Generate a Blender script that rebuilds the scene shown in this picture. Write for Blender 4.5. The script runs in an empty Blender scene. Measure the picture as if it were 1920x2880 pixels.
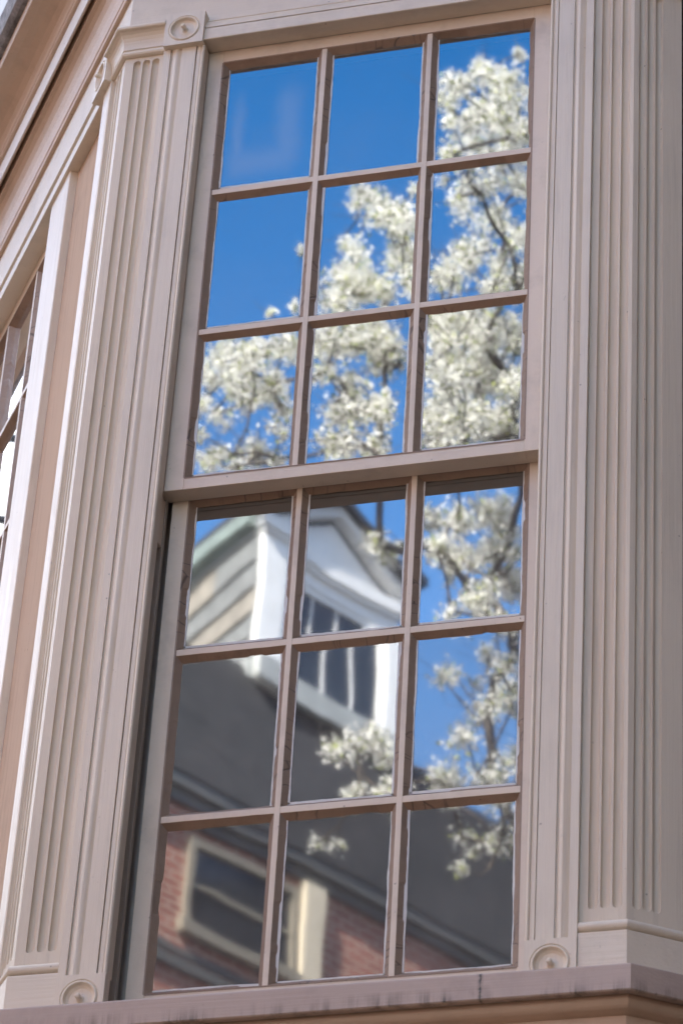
import bpy, math, random
from mathutils import Vector, Matrix, noise
random.seed(7)
R = math.radians
sc = bpy.context.scene
col = sc.collection
# ---------------------------------------------------------------- camera
CAM = Vector((2.42605785, -6.56590648, -6.26275159))
F = 9380.82            # focal length in pixels of a 1920 px wide picture
cr = Vector((.96483, .2579, .05085)); cu = Vector((.10527, -.55636, .82425)); cb = Vector((.24087, -.78991, -.56394))
cam_d = bpy.data.cameras.new('camera'); cam = bpy.data.objects.new('camera', cam_d); col.objects.link(cam)
m3 = Matrix((cr, cu, cb)).transposed()
cam.matrix_world = Matrix.Translation(CAM) @ m3.to_4x4()
cam_d.sensor_fit = 'HORIZONTAL'; cam_d.sensor_width = 24; cam_d.lens = 24 * F / 1920
cam_d.clip_start = .1; cam_d.clip_end = 2000
cam_d.dof.use_dof = True; cam_d.dof.focus_distance = 8.6; cam_d.dof.aperture_fstop = 6
sc.camera = cam
# ---------------------------------------------------------------- light
SUN_EL = R(42); SAZ = Vector((-.25, .968, 0)).normalized()
SDIR = Vector((SAZ.x * math.cos(SUN_EL), SAZ.y * math.cos(SUN_EL), math.sin(SUN_EL)))
w = bpy.data.worlds.new('World'); sc.world = w; w.use_nodes = True
nt = w.node_tree; nt.nodes.clear()
sky = nt.nodes.new('ShaderNodeTexSky'); sky.sky_type = 'NISHITA'; sky.sun_disc = False
sky.sun_elevation = SUN_EL; sky.sun_rotation = math.atan2(SAZ.x, SAZ.y)
sky.air_density = 1.0; sky.dust_density = .5; sky.ozone_density = 2
bg = nt.nodes.new('ShaderNodeBackground'); bg.inputs[1].default_value = .15
out = nt.nodes.new('ShaderNodeOutputWorld')
# deeper blue overhead, thin bright cloud on the sun's side of the sky
tcw = nt.nodes.new('ShaderNodeTexCoord'); sep = nt.nodes.new('ShaderNodeSeparateXYZ'); nt.links.new(tcw.outputs['Generated'], sep.inputs[0])
mrz = nt.nodes.new('ShaderNodeValToRGB'); el = mrz.color_ramp.elements
while len(el) < 6: el.new(.5)
for e_, (p_, v_) in zip(el, ((0, .28), (.3, .38), (.45, .56), (.72, .74), (.86, .38), (1, .3))): e_.position = p_; e_.color = (v_, v_, v_, 1)
mz2 = nt.nodes.new('ShaderNodeMath'); mz2.operation = 'MULTIPLY'; mz2.inputs[1].default_value = 2; nt.links.new(mrz.outputs[0], mz2.inputs[0])
nt.links.new(sep.outputs[2], mrz.inputs[0])
vr = nt.nodes.new('ShaderNodeValToRGB'); el = vr.color_ramp.elements
while len(el) < 5: el.new(.5)
for e_, (p_, v_) in zip(el, ((0, .9), (.52, .92), (.74, .62), (.86, .9), (1, 1))): e_.position = p_; e_.color = (v_, v_, v_, 1)
nt.links.new(sep.outputs[2], vr.inputs[0])
hs = nt.nodes.new('ShaderNodeHueSaturation'); nt.links.new(vr.outputs[0], hs.inputs['Value']); nt.links.new(mz2.outputs[0], hs.inputs['Saturation']); nt.links.new(sky.outputs[0], hs.inputs['Color'])
dt = nt.nodes.new('ShaderNodeVectorMath'); dt.operation = 'DOT_PRODUCT'; nt.links.new(tcw.outputs['Generated'], dt.inputs[0]); dt.inputs[1].default_value = (-.70, .714, 0)
mp_ = nt.nodes.new('ShaderNodeMapping'); mp_.inputs['Scale'].default_value = (1, 1, 3.2); nt.links.new(tcw.outputs['Generated'], mp_.inputs[0])
nz_ = nt.nodes.new('ShaderNodeTexNoise'); nz_.inputs['Scale'].default_value = 2.4; nz_.inputs['Detail'].default_value = 7; nz_.inputs['Roughness'].default_value = .6; nt.links.new(mp_.outputs[0], nz_.inputs['Vector'])
ma = nt.nodes.new('ShaderNodeMapRange'); ma.interpolation_type = 'SMOOTHSTEP'; ma.inputs[1].default_value = -.05; ma.inputs[2].default_value = .55; nt.links.new(dt.outputs['Value'], ma.inputs[0])
mb_ = nt.nodes.new('ShaderNodeMapRange'); mb_.inputs[1].default_value = .32; mb_.inputs[2].default_value = .55; nt.links.new(nz_.outputs['Fac'], mb_.inputs[0])
mc_ = nt.nodes.new('ShaderNodeMapRange'); mc_.interpolation_type = 'SMOOTHSTEP'; mc_.inputs[1].default_value = .22; mc_.inputs[2].default_value = .42; nt.links.new(sep.outputs[2], mc_.inputs[0])
md_ = nt.nodes.new('ShaderNodeMath'); md_.operation = 'MULTIPLY'; nt.links.new(ma.outputs[0], md_.inputs[0]); nt.links.new(mc_.outputs[0], md_.inputs[1])
mm_ = nt.nodes.new('ShaderNodeMath'); mm_.operation = 'MULTIPLY'; nt.links.new(md_.outputs[0], mm_.inputs[0]); nt.links.new(mb_.outputs[0], mm_.inputs[1])
mxw = nt.nodes.new('ShaderNodeMix'); mxw.data_type = 'RGBA'; nt.links.new(mm_.outputs[0], mxw.inputs[0]); nt.links.new(hs.outputs[0], mxw.inputs[6]); mxw.inputs[7].default_value = (4.2, 4.1, 4.0, 1)
nt.links.new(mxw.outputs[2], bg.inputs[0]); nt.links.new(bg.outputs[0], out.inputs[0])
sd = bpy.data.lights.new('sun', 'SUN'); sd.energy = 4.4; sd.angle = R(.5); sd.color = (1, .95, .87)
so = bpy.data.objects.new('sun', sd); col.objects.link(so)
so.rotation_euler = (-SDIR).to_track_quat('-Z', 'Y').to_euler()
sc.view_settings.view_transform = 'Standard'; sc.view_settings.look = 'None'
sc.view_settings.exposure = 2.95; sc.view_settings.gamma = 1
sc.cycles.max_bounces = 8; sc.cycles.transparent_max_bounces = 12
sc.cycles.sample_clamp_indirect = 6

# ---------------------------------------------------------------- helpers
class MB:
    def __init__(s): s.v = []; s.f = []; s.mi = []
    def add(s, vs, fs, mi=0):
        o = len(s.v); s.v += [tuple(v) for v in vs]
        for f in fs: s.f.append([i + o for i in f]); s.mi.append(mi)
    def box(s, a, b, mi=0):
        x0, y0, z0 = a; x1, y1, z1 = b
        s.add([(x0,y0,z0),(x1,y0,z0),(x1,y1,z0),(x0,y1,z0),(x0,y0,z1),(x1,y0,z1),(x1,y1,z1),(x0,y1,z1)],
              [(0,3,2,1),(4,5,6,7),(0,1,5,4),(1,2,6,5),(2,3,7,6),(3,0,4,7)], mi)
    def hexa(s, P, mi=0):   # 4 bottom, 4 top
        s.add(P, [(0,3,2,1),(4,5,6,7),(0,1,5,4),(1,2,6,5),(2,3,7,6),(3,0,4,7)], mi)
    def prism_z(s, prof, z0, z1, mi=0):   # closed plan polygon extruded up
        n = len(prof)
        s.add([(x, y, z0) for x, y in prof] + [(x, y, z1) for x, y in prof],
              [(i, (i+1) % n, n + (i+1) % n, n + i) for i in range(n)] + [tuple(range(n-1, -1, -1)), tuple(range(n, 2*n))], mi)
    def tube(s, P, rad, n=6, mi=0):
        rings = []
        for i, p in enumerate(P):
            p = Vector(p)
            d = (Vector(P[min(i+1, len(P)-1)]) - Vector(P[max(i-1, 0)])).normalized()
            a = d.cross(Vector((.13, .31, .94))).normalized(); b = d.cross(a)
            r = rad[i] if isinstance(rad, (list, tuple)) else rad
            rings.append([p + r * (math.cos(2*math.pi*k/n) * a + math.sin(2*math.pi*k/n) * b) for k in range(n)])
        vs = [q for r_ in rings for q in r_]
        fs = []
        for i in range(len(P) - 1):
            for k in range(n):
                fs.append((i*n+k, i*n+(k+1) % n, (i+1)*n+(k+1) % n, (i+1)*n+k))
        fs += [tuple(range(n-1, -1, -1)), tuple(range((len(P)-1)*n, len(P)*n))]
        s.add(vs, fs, mi)
    def build(s, name, mats, parent=None, smooth=False, bevel=0, fn=None):
        me = bpy.data.meshes.new(name)
        vs = [fn(v) for v in s.v] if fn else s.v
        if parent and parent.name == 'bay_window': vs = [(v[0] + .0055 * (v[2] + .7), v[1], v[2]) for v in vs]   # the old bay leans a little
        me.from_pydata([tuple(v) for v in vs], [], s.f)
        if not isinstance(mats, (list, tuple)): mats = [mats]
        for m in mats: me.materials.append(m)
        me.polygons.foreach_set('material_index', s.mi)
        if smooth: me.polygons.foreach_set('use_smooth', [True] * len(s.f))
        me.update()
        o = bpy.data.objects.new(name, me); col.objects.link(o)
        if parent: o.parent = parent
        if bevel:
            b = o.modifiers.new('bevel', 'BEVEL'); b.width = bevel; b.segments = 2; b.limit_method = 'ANGLE'; b.angle_limit = R(35)
            b.harden_normals = False
        if smooth:
            e = o.modifiers.new('wn', 'WEIGHTED_NORMAL') if False else None
        return o
def tag(o, label=None, cat=None, group=None, kind=None):
    if label: o['label'] = label
    if cat: o['category'] = cat
    if group: o['group'] = group
    if kind: o['kind'] = kind
    return o
def empty(name, loc=(0, 0, 0)):
    o = bpy.data.objects.new(name, None); col.objects.link(o); o.location = loc; return o

# bay outline (plan): left facet, front facet, right facet, at the pilaster face
LA, RA = R(53.5), R(36)
L0 = Vector((-.283, -.033)); R0 = Vector((1.165, -.033))
LU = Vector((-math.cos(LA), math.sin(LA))); LN = Vector((-math.sin(LA), -math.cos(LA)))
RU = Vector((math.cos(RA), math.sin(RA))); RN = Vector((math.sin(RA), -math.cos(RA)))
LEND = L0 + LU * 3.4; REND = R0 + RU * .14
def lp(u, w_): p = L0 + LU * u + LN * w_; return (p.x, p.y)
def rp(u, w_): p = R0 + RU * u + RN * w_; return (p.x, p.y)
def offs(path, w_):
    P = [Vector(p[:2]) for p in path]; res = []
    for i, p in enumerate(P):
        ns = []
        if i > 0: d = (P[i]-P[i-1]).normalized(); ns.append(Vector((d.y, -d.x)))
        if i < len(P)-1: d = (P[i+1]-P[i]).normalized(); ns.append(Vector((d.y, -d.x)))
        if len(ns) == 1: n = ns[0]; k = 1
        else:
            n = (ns[0]+ns[1]).normalized(); k = 1 / n.dot(ns[0])
        res.append(p + n * w_ * k)
    return res
def sweep(mb, path, prof, mi=0, sub=0):
    """closed profile [(w, z)...] swept along the plan path with mitred corners"""
    if sub:
        P = [Vector(p[:2]) for p in path]; Q = [P[0]]
        path2 = Q
    n = len(prof); rows = []
    cols = [offs(path, w_) for w_, z in prof]
    m = len(path); vs = []
    for j in range(m):
        for i, (w_, z) in enumerate(prof):
            vs.append((cols[i][j].x, cols[i][j].y, z))
    fs = []
    for j in range(m-1):
        for i in range(n):
            a, b = i, (i+1) % n
            fs.append((j*n+a, j*n+b, (j+1)*n+b, (j+1)*n+a))
    fs += [tuple(range(n-1, -1, -1)), tuple(range((m-1)*n, m*n))]
    mb.add(vs, fs, mi)
def arc(c, r, a0, a1, n=6):
    return [(c[0] + r*math.cos(R(a0 + (a1-a0)*i/n)), c[1] + r*math.sin(R(a0 + (a1-a0)*i/n))) for i in range(n+1)]

# ---------------------------------------------------------------- materials
def mat(name):
    m = bpy.data.materials.new(name); m.use_nodes = True
    t = m.node_tree; b = t.nodes['Principled BSDF']; return m, t, b
def N(t, typ, **kw):
    n = t.nodes.new(typ)
    for k, v in kw.items():
        if k == 'ins':
            for a, b in v.items(): n.inputs[a].default_value = b
        else: setattr(n, k, v)
    return n
def ramp(t, src, stops):
    r = t.nodes.new('ShaderNodeValToRGB'); e = r.color_ramp.elements
    while len(e) < len(stops): e.new(.5)
    for i, (p, c) in enumerate(stops):
        e[i].position = p; e[i].color = (c, c, c, 1) if not isinstance(c, tuple) else (*c, 1)
    t.links.new(src, r.inputs[0]); return r.outputs[0]
def noisetex(t, scale, vec=(1, 1, 1), detail=3, rough=.5, rot=(0, 0, 0)):
    tc = N(t, 'ShaderNodeTexCoord'); mp = N(t, 'ShaderNodeMapping')
    mp.inputs['Scale'].default_value = vec; mp.inputs['Rotation'].default_value = rot
    t.links.new(tc.outputs['Object'], mp.inputs[0])
    n = N(t, 'ShaderNodeTexNoise'); n.inputs['Scale'].default_value = scale; n.inputs['Detail'].default_value = detail; n.inputs['Roughness'].default_value = rough
    t.links.new(mp.outputs[0], n.inputs['Vector']); return n.outputs['Fac']
def mixc(t, fac, a, b):
    m = N(t, 'ShaderNodeMix', data_type='RGBA')
    if isinstance(fac, (int, float)): m.inputs[0].default_value = fac
    else: t.links.new(fac, m.inputs[0])
    for s, i in ((a, 6), (b, 7)):
        if isinstance(s, tuple): m.inputs[i].default_value = (*s, 1)
        else: t.links.new(s, m.inputs[i])
    return m.outputs[2]
def bump(t, h, strength, dist, nrm=None):
    b = N(t, 'ShaderNodeBump'); b.inputs['Strength'].default_value = strength; b.inputs['Distance'].default_value = dist
    t.links.new(h, b.inputs['Height'])
    if nrm: t.links.new(nrm, b.inputs['Normal'])
    return b.outputs[0]
PAINT = (.67, .575, .455)
def paint(name, base=PAINT, grain='z', dirt=.35, dirtcol=(.10, .075, .06), spots=.5, grime_scale=5, rough=.42, crack=0):
    m, t, b = mat(name)
    gv = {'z': (60, 60, 1.2), 'x': (1.2, 60, 60), 'n': (20, 20, 20)}[grain]
    g = noisetex(t, 2.2, gv, 4, .6)                     # brush strokes
    big = noisetex(t, grime_scale, (1, 1, .5), 5, .6)
    tint = noisetex(t, .9, (1, 1, 1), 2, .5)
    c0 = mixc(t, ramp(t, tint, [(.3, 0), (.7, 1)]), tuple(x * .93 for x in base), tuple(min(1, x * 1.05) for x in base))
    c1 = mixc(t, ramp(t, big, [(.55, 0), (.85, dirt)]), c0, tuple(x * .55 for x in base))
    sp = noisetex(t, 75, (1, 1, 1), 2, .6)
    sp2 = noisetex(t, 4, (1, 1, 1), 2, .5)
    mul = N(t, 'ShaderNodeMath', operation='MULTIPLY')
    t.links.new(ramp(t, sp, [(.70, 0), (.76, 1)]), mul.inputs[0]); t.links.new(ramp(t, sp2, [(.5, 0), (.7, spots)]), mul.inputs[1])
    c2 = mixc(t, mul.outputs[0], c1, dirtcol)
    vo1 = N(t, 'ShaderNodeTexVoronoi'); vo1.inputs['Scale'].default_value = 26; tcv = N(t, 'ShaderNodeTexCoord'); t.links.new(tcv.outputs['Object'], vo1.inputs['Vector'])
    sc1 = N(t, 'ShaderNodeSeparateColor'); t.links.new(vo1.outputs['Color'], sc1.inputs[0])
    ms = N(t, 'ShaderNodeMath', operation='MULTIPLY'); t.links.new(ramp(t, vo1.outputs['Distance'], [(.05, 1), (.085, 0)]), ms.inputs[0]); t.links.new(ramp(t, sc1.outputs[0], [(.84, 0), (.9, .5)]), ms.inputs[1])
    c2 = mixc(t, ms.outputs[0], c2, dirtcol)
    drip = noisetex(t, 3.1, (14, 14, .7) if grain == 'z' else (2, 2, 2), 6, .7)
    c2 = mixc(t, ramp(t, drip, [(.52, 0), (.76, .42)]), c2, tuple(x * .62 for x in base))
    t.links.new(c2, b.inputs['Base Color'])
    b.inputs['Roughness'].default_value = rough
    t.links.new(ramp(t, g, [(.3, rough - .08), (.7, rough + .12)]), b.inputs['Roughness'])
    nb = bump(t, g, .6, .0018)
    orange = noisetex(t, 300, (1, 1, 1), 2, .5)
    nb = bump(t, orange, .25, .0006, nb)
    if crack:
        tc = N(t, 'ShaderNodeTexCoord'); vo = N(t, 'ShaderNodeTexVoronoi', feature='DISTANCE_TO_EDGE'); vo.inputs['Scale'].default_value = 1
        mp = N(t, 'ShaderNodeMapping'); mp.inputs['Scale'].default_value = (1, 1, 1)
        nn = N(t, 'ShaderNodeTexNoise'); nn.inputs['Scale'].default_value = 12
        t.links.new(tc.outputs['Object'], nn.inputs['Vector'])
        mx = N(t, 'ShaderNodeMix', data_type='VECTOR'); mx.inputs[0].default_value = .05
        t.links.new(tc.outputs['Object'], mx.inputs[4]); t.links.new(nn.outputs['Color'], mx.inputs[5])
        mp.inputs['Scale'].default_value = (4, 4, 19) if crack > 0 else (19, 4, 4); t.links.new(mx.outputs[1], mp.inputs[0]); t.links.new(mp.outputs[0], vo.inputs['Vector']); crack = abs(crack)
        cm = noisetex(t, 3.3, (1, 1, 1), 2, .5)
        ck = N(t, 'ShaderNodeMath', operation='MULTIPLY')
        t.links.new(ramp(t, vo.outputs['Distance'], [(0, 1), (.022, 0)]), ck.inputs[0]); t.links.new(ramp(t, cm, [(.5, 0), (.58, crack)]), ck.inputs[1])
        c3 = mixc(t, ck.outputs[0], c2, (.07, .05, .04)); t.links.new(c3, b.inputs['Base Color'])
        inv = N(t, 'ShaderNodeMath', operation='MULTIPLY'); inv.inputs[1].default_value = -1; t.links.new(ck.outputs[0], inv.inputs[0])
        nb = bump(t, inv.outputs[0], .8, .0012, nb)
        pat = noisetex(t, 22, (1, 1, 1), 4, .6)
        nb = bump(t, pat, .7, .004, nb)
    t.links.new(nb, b.inputs['Normal'])
    return m
M_V = paint('paint_vertical', grain='z', spots=.35)
M_H = paint('paint_horizontal', grain='x', spots=.5)
M_FL = paint('paint_flutes', grain='z', spots=.25, dirt=.25)
M_SASH = paint('paint_sash', base=(.65, .54, .425), grain='n', spots=.9, dirt=.65, grime_scale=9)
M_CORN_SHADED = paint('paint_cornice_shaded', base=(.56, .405, .29), grain='x', spots=1, dirt=.5)  # browner than the trim paint: the cornice's shade is put into the colour
M_PUT = paint('paint_putty', base=(.28, .20, .145), grain='n', dirt=.8, dirtcol=(.05, .035, .03), spots=1, grime_scale=14, rough=.6, crack=.9)
M_PUTH = paint('paint_putty_level', base=(.25, .165, .11), grain='n', dirt=.8, dirtcol=(.05, .035, .03), spots=1, grime_scale=14, rough=.6, crack=-.9)
M_TRACK = paint('paint_track', base=(.45, .41, .35), grain='z', dirt=.6)
# sill with run-off streaks below
def sill_mat():
    m = paint('paint_sill', base=(.43, .325, .265), grain='x', spots=.9, dirt=.55); t = m.node_tree; b = t.nodes['Principled BSDF']
    src = b.inputs['Base Color'].links[0].from_socket
    st = noisetex(t, 5, (8, 8, .25), 8, .8)
    tc = N(t, 'ShaderNodeTexCoord'); sx = N(t, 'ShaderNodeSeparateXYZ'); t.links.new(tc.outputs['Object'], sx.inputs[0])
    mr = N(t, 'ShaderNodeMapRange'); mr.inputs[1].default_value = -3.008; mr.inputs[2].default_value = -2.968; mr.inputs[3].default_value = 1; mr.inputs[4].default_value = 0
    t.links.new(sx.outputs[2], mr.inputs[0])
    wob = noisetex(t, 9, (1, 1, 1), 3, .5)
    mu = N(t, 'ShaderNodeMath', operation='MULTIPLY'); t.links.new(mr.outputs[0], mu.inputs[0]); t.links.new(ramp(t, st, [(.46, 0), (.6, 1)]), mu.inputs[1])
    mu2 = N(t, 'ShaderNodeMath', operation='MULTIPLY'); t.links.new(mu.outputs[0], mu2.inputs[0]); t.links.new(ramp(t, wob, [(.42, .05), (.62, 1)]), mu2.inputs[1])
    c = mixc(t, mu2.outputs[0], src, (.045, .04, .028)); 
    # a mossy run near the right
    d = N(t, 'ShaderNodeMath', operation='SUBTRACT'); t.links.new(sx.outputs[0], d.inputs[0]); d.inputs[1].default_value = .845
    ab = N(t, 'ShaderNodeMath', operation='ABSOLUTE'); t.links.new(d.outputs[0], ab.inputs[0])
    nz = noisetex(t, 60, (1, 1, 1), 3, .7)
    ad = N(t, 'ShaderNodeMath', operation='MULTIPLY_ADD'); t.links.new(nz, ad.inputs[0]); ad.inputs[1].default_value = .016; t.links.new(ab.outputs[0], ad.inputs[2])
    c = mixc(t, ramp(t, ad.outputs[0], [(.009, .95), (.0125, 0)]), c, (.03, .03, .018))
    t.links.new(c, b.inputs['Base Color']); return m
M_SILL = sill_mat()
M_BOARD_SHADED = paint('paint_shaded_board', base=(.50, .36, .26), grain='z', spots=.8, dirt=.6, rough=.85)  # brown stands for the shade on this board, painted into its colour
M_BOARD_SHADED.node_tree.nodes['Principled BSDF'].inputs['Specular IOR Level'].default_value = .05
M_FL.node_tree.nodes['Principled BSDF'].inputs['Specular IOR Level'].default_value = .2

def glass(name, rgh=.018, dust=(.03, .10), seed=0, fac=.22, warp=1.0, cond=False):
    m, t, b = mat(name); t.nodes.remove(b); o = t.nodes['Material Output']
    gl = N(t, 'ShaderNodeBsdfGlossy'); gl.inputs['Roughness'].default_value = rgh; gl.inputs['Color'].default_value = (.97, .985, 1, 1)
    tr = N(t, 'ShaderNodeBsdfTransparent'); tr.inputs['Color'].default_value = (.5, .52, .5, 1)
    fr = N(t, 'ShaderNodeFresnel'); fr.inputs['IOR'].default_value = 1.5
    f2 = N(t, 'ShaderNodeMath', operation='ADD'); f2.inputs[1].default_value = fac; f2.use_clamp = True; t.links.new(fr.outputs[0], f2.inputs[0])
    tc = N(t, 'ShaderNodeTexCoord'); oi = N(t, 'ShaderNodeObjectInfo')
    mp = N(t, 'ShaderNodeMapping'); t.links.new(tc.outputs['Object'], mp.inputs[0])
    cm = N(t, 'ShaderNodeCombineXYZ')
    for k, q in enumerate((17, 31, 53)):
        mm = N(t, 'ShaderNodeMath', operation='MULTIPLY'); mm.inputs[1].default_value = q; t.links.new(oi.outputs['Random'], mm.inputs[0]); t.links.new(mm.outputs[0], cm.inputs[k])
    t.links.new(cm.outputs[0], mp.inputs['Location'])
    def nz(scale, vec, det):
        m2 = N(t, 'ShaderNodeMapping'); m2.inputs['Scale'].default_value = vec; m2.inputs['Rotation'].default_value = (0, R(-24), 0); t.links.new(mp.outputs[0], m2.inputs[0])
        n = N(t, 'ShaderNodeTexNoise'); n.inputs['Scale'].default_value = scale; n.inputs['Detail'].default_value = det; n.inputs['Roughness'].default_value = .4
        t.links.new(m2.outputs[0], n.inputs['Vector']); return n.outputs['Fac']
    nb = bump(t, nz(4.2, (1, 1, 1), 0), 1, .00014 * warp)
    nb = bump(t, nz(9, (1, 1, 1.6), 0), 1, .00001 * warp, nb)
    for s_ in (gl,): t.links.new(nb, s_.inputs['Normal'])
    mx = N(t, 'ShaderNodeMixShader'); t.links.new(f2.outputs[0], mx.inputs[0]); t.links.new(tr.outputs[0], mx.inputs[1]); t.links.new(gl.outputs[0], mx.inputs[2])
    # thin film of dust
    df = N(t, 'ShaderNodeBsdfDiffuse'); df.inputs['Color'].default_value = (.5, .48, .45, 1)
    dn = noisetex(t, 3, (1, 1, 1), 6, .7)
    m3_ = N(t, 'ShaderNodeMixShader'); t.links.new(ramp(t, dn, [(.35, dust[0]), (.75, dust[1])]), m3_.inputs[0]); t.links.new(mx.outputs[0], m3_.inputs[1]); t.links.new(df.outputs[0], m3_.inputs[2])
    last = m3_
    if cond:
        # misted, beaded band in a U along the left, bottom and right of the pane
        sx = N(t, 'ShaderNodeSeparateXYZ'); t.links.new(tc.outputs['Object'], sx.inputs[0])
        wn = N(t, 'ShaderNodeTexNoise'); wn.inputs['Scale'].default_value = 14; wn.inputs['Detail'].default_value = 4; t.links.new(tc.outputs['Object'], wn.inputs['Vector'])
        def band(sock, c, wd):
            a = N(t, 'ShaderNodeMath', operation='SUBTRACT'); t.links.new(sock, a.inputs[0]); a.inputs[1].default_value = c
            w2 = N(t, 'ShaderNodeMath', operation='MULTIPLY_ADD'); t.links.new(wn.outputs['Fac'], w2.inputs[0]); w2.inputs[1].default_value = .03; w2.inputs[2].default_value = -.015
            a2 = N(t, 'ShaderNodeMath', operation='ADD'); t.links.new(a.outputs[0], a2.inputs[0]); t.links.new(w2.outputs[0], a2.inputs[1])
            a3 = N(t, 'ShaderNodeMath', operation='ABSOLUTE'); t.links.new(a2.outputs[0], a3.inputs[0])
            a4 = N(t, 'ShaderNodeMapRange', interpolation_type='SMOOTHSTEP'); a4.inputs[1].default_value = wd; a4.inputs[2].default_value = 0; t.links.new(a3.outputs[0], a4.inputs[0]); return a4.outputs[0]
        l_ = band(sx.outputs[0], -.090, .034); r_ = band(sx.outputs[0], .055, .065); b_ = band(sx.outputs[2], -.135, .085)
        def cut(v, sock, lo, hi):
            a = N(t, 'ShaderNodeMapRange', interpolation_type='SMOOTHSTEP'); a.inputs[1].default_value = lo; a.inputs[2].default_value = hi; t.links.new(sock, a.inputs[0])
            q = N(t, 'ShaderNodeMath', operation='MULTIPLY'); t.links.new(v, q.inputs[0]); t.links.new(a.outputs[0], q.inputs[1]); return q.outputs[0]
        l_ = cut(cut(l_, sx.outputs[2], .16, .03), sx.outputs[2], -.2, -.16); r_ = cut(cut(r_, sx.outputs[2], .17, .05), sx.outputs[2], -.19, -.13)
        b_ = cut(cut(b_, sx.outputs[0], -.12, -.08), sx.outputs[0], .10, .05)
        m1 = N(t, 'ShaderNodeMath', operation='MAXIMUM'); t.links.new(l_, m1.inputs[0]); t.links.new(r_, m1.inputs[1])
        m2_ = N(t, 'ShaderNodeMath', operation='MAXIMUM'); t.links.new(m1.outputs[0], m2_.inputs[0]); t.links.new(b_, m2_.inputs[1])
        vo = N(t, 'ShaderNodeTexVoronoi'); vo.inputs['Scale'].default_value = 170; t.links.new(tc.outputs['Object'], vo.inputs['Vector'])
        dr = ramp(t, vo.outputs['Distance'], [(.2, 1), (.6, .97)])
        q = N(t, 'ShaderNodeMath', operation='MULTIPLY'); t.links.new(m2_.outputs[0], q.inputs[0]); t.links.new(dr, q.inputs[1])
        q2 = N(t, 'ShaderNodeMath', operation='MULTIPLY'); t.links.new(q.outputs[0], q2.inputs[0]); q2.inputs[1].default_value = .16
        dd = N(t, 'ShaderNodeBsdfDiffuse'); dd.inputs['Color'].default_value = (.62, .66, .7, 1); t.links.new(bump(t, wn.outputs['Fac'], .6, .004), dd.inputs['Normal'])
        m4 = N(t, 'ShaderNodeMixShader'); t.links.new(q2.outputs[0], m4.inputs[0]); t.links.new(last.outputs[0], m4.inputs[1]); t.links.new(dd.outputs[0], m4.inputs[2]); last = m4
    t.links.new(last.outputs[0], o.inputs[0]); return m
M_GL = glass('pane_glass'); M_GLC = glass('pane_glass_misted', cond=True); M_GLS = glass('pane_glass_side', fac=.85, warp=2); M_GLB = glass('pane_glass_hazy', rgh=.022, dust=(.06, .16), fac=.17, warp=1.6); M_GLL = glass('pane_glass_lower', rgh=.021, dust=(.05, .14), fac=.24, warp=1.6)
def simple(name, colr, rough=.7, nscale=6, var=.25, bmp=0):
    m, t, b = mat(name); n = noisetex(t, nscale, (1, 1, 1), 5, .6)
    t.links.new(mixc(t, ramp(t, n, [(.3, 0), (.7, 1)]), tuple(c*(1-var) for c in colr), tuple(min(1, c*(1+var)) for c in colr)), b.inputs['Base Color'])
    b.inputs['Roughness'].default_value = rough
    if bmp: t.links.new(bump(t, n, .6, bmp), b.inputs['Normal'])
    return m
M_EDGE = simple('glass_edge', (.05, .07, .06), .3)
M_FASC_LIT = paint('paint_fascia_lit', base=(.74, .69, .64), grain='x', spots=.4)  # paler than the trim paint: light falling on the fascia put into the colour
M_LINE = simple('white_paint_line', (.58, .57, .54), .35, 9, .12)
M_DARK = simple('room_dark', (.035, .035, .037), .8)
M_ROOFEDGE = simple('weathered_shingle', (.22, .21, .21), .9, 30, .5, .01)
M_SLATE = simple('dark_slate', (.024, .023, .023), .75, 5, .35, .01)
M_WHITE = simple('white_trim', (.90, .89, .87), .5, 4, .06)
M_TRIM = simple('cream_trim', (.30, .265, .205), .5, 4, .1)
M_CREAM = simple('cream_board', (.85, .74, .56), .5, 4, .1)
M_GREYW = simple('grey_trim', (.13, .128, .12), .5, 4, .1)
M_FLASH = simple('pale_flashing', (.42, .43, .41), .5, 6, .15)
M_COPPER = simple('green_copper', (.23, .28, .26), .6, 8, .3)
M_BARK = simple('bark', (.085, .068, .055), .9, 20, .35, .01)
M_ASPH = simple('asphalt', (.035, .035, .035), .9, 12, .25, .004)
M_CONC = simple('earth', (.03, .026, .022), .9, 6, .15, .004)
M_CLAP = simple('pale_siding', (.55, .54, .50), .6, 4, .06)
M_DGL = simple('dark_window_glass', (.028, .032, .038), .08, 3, .2)
M_WIRE = simple('black_wire', (.02, .02, .02), .6)
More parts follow.
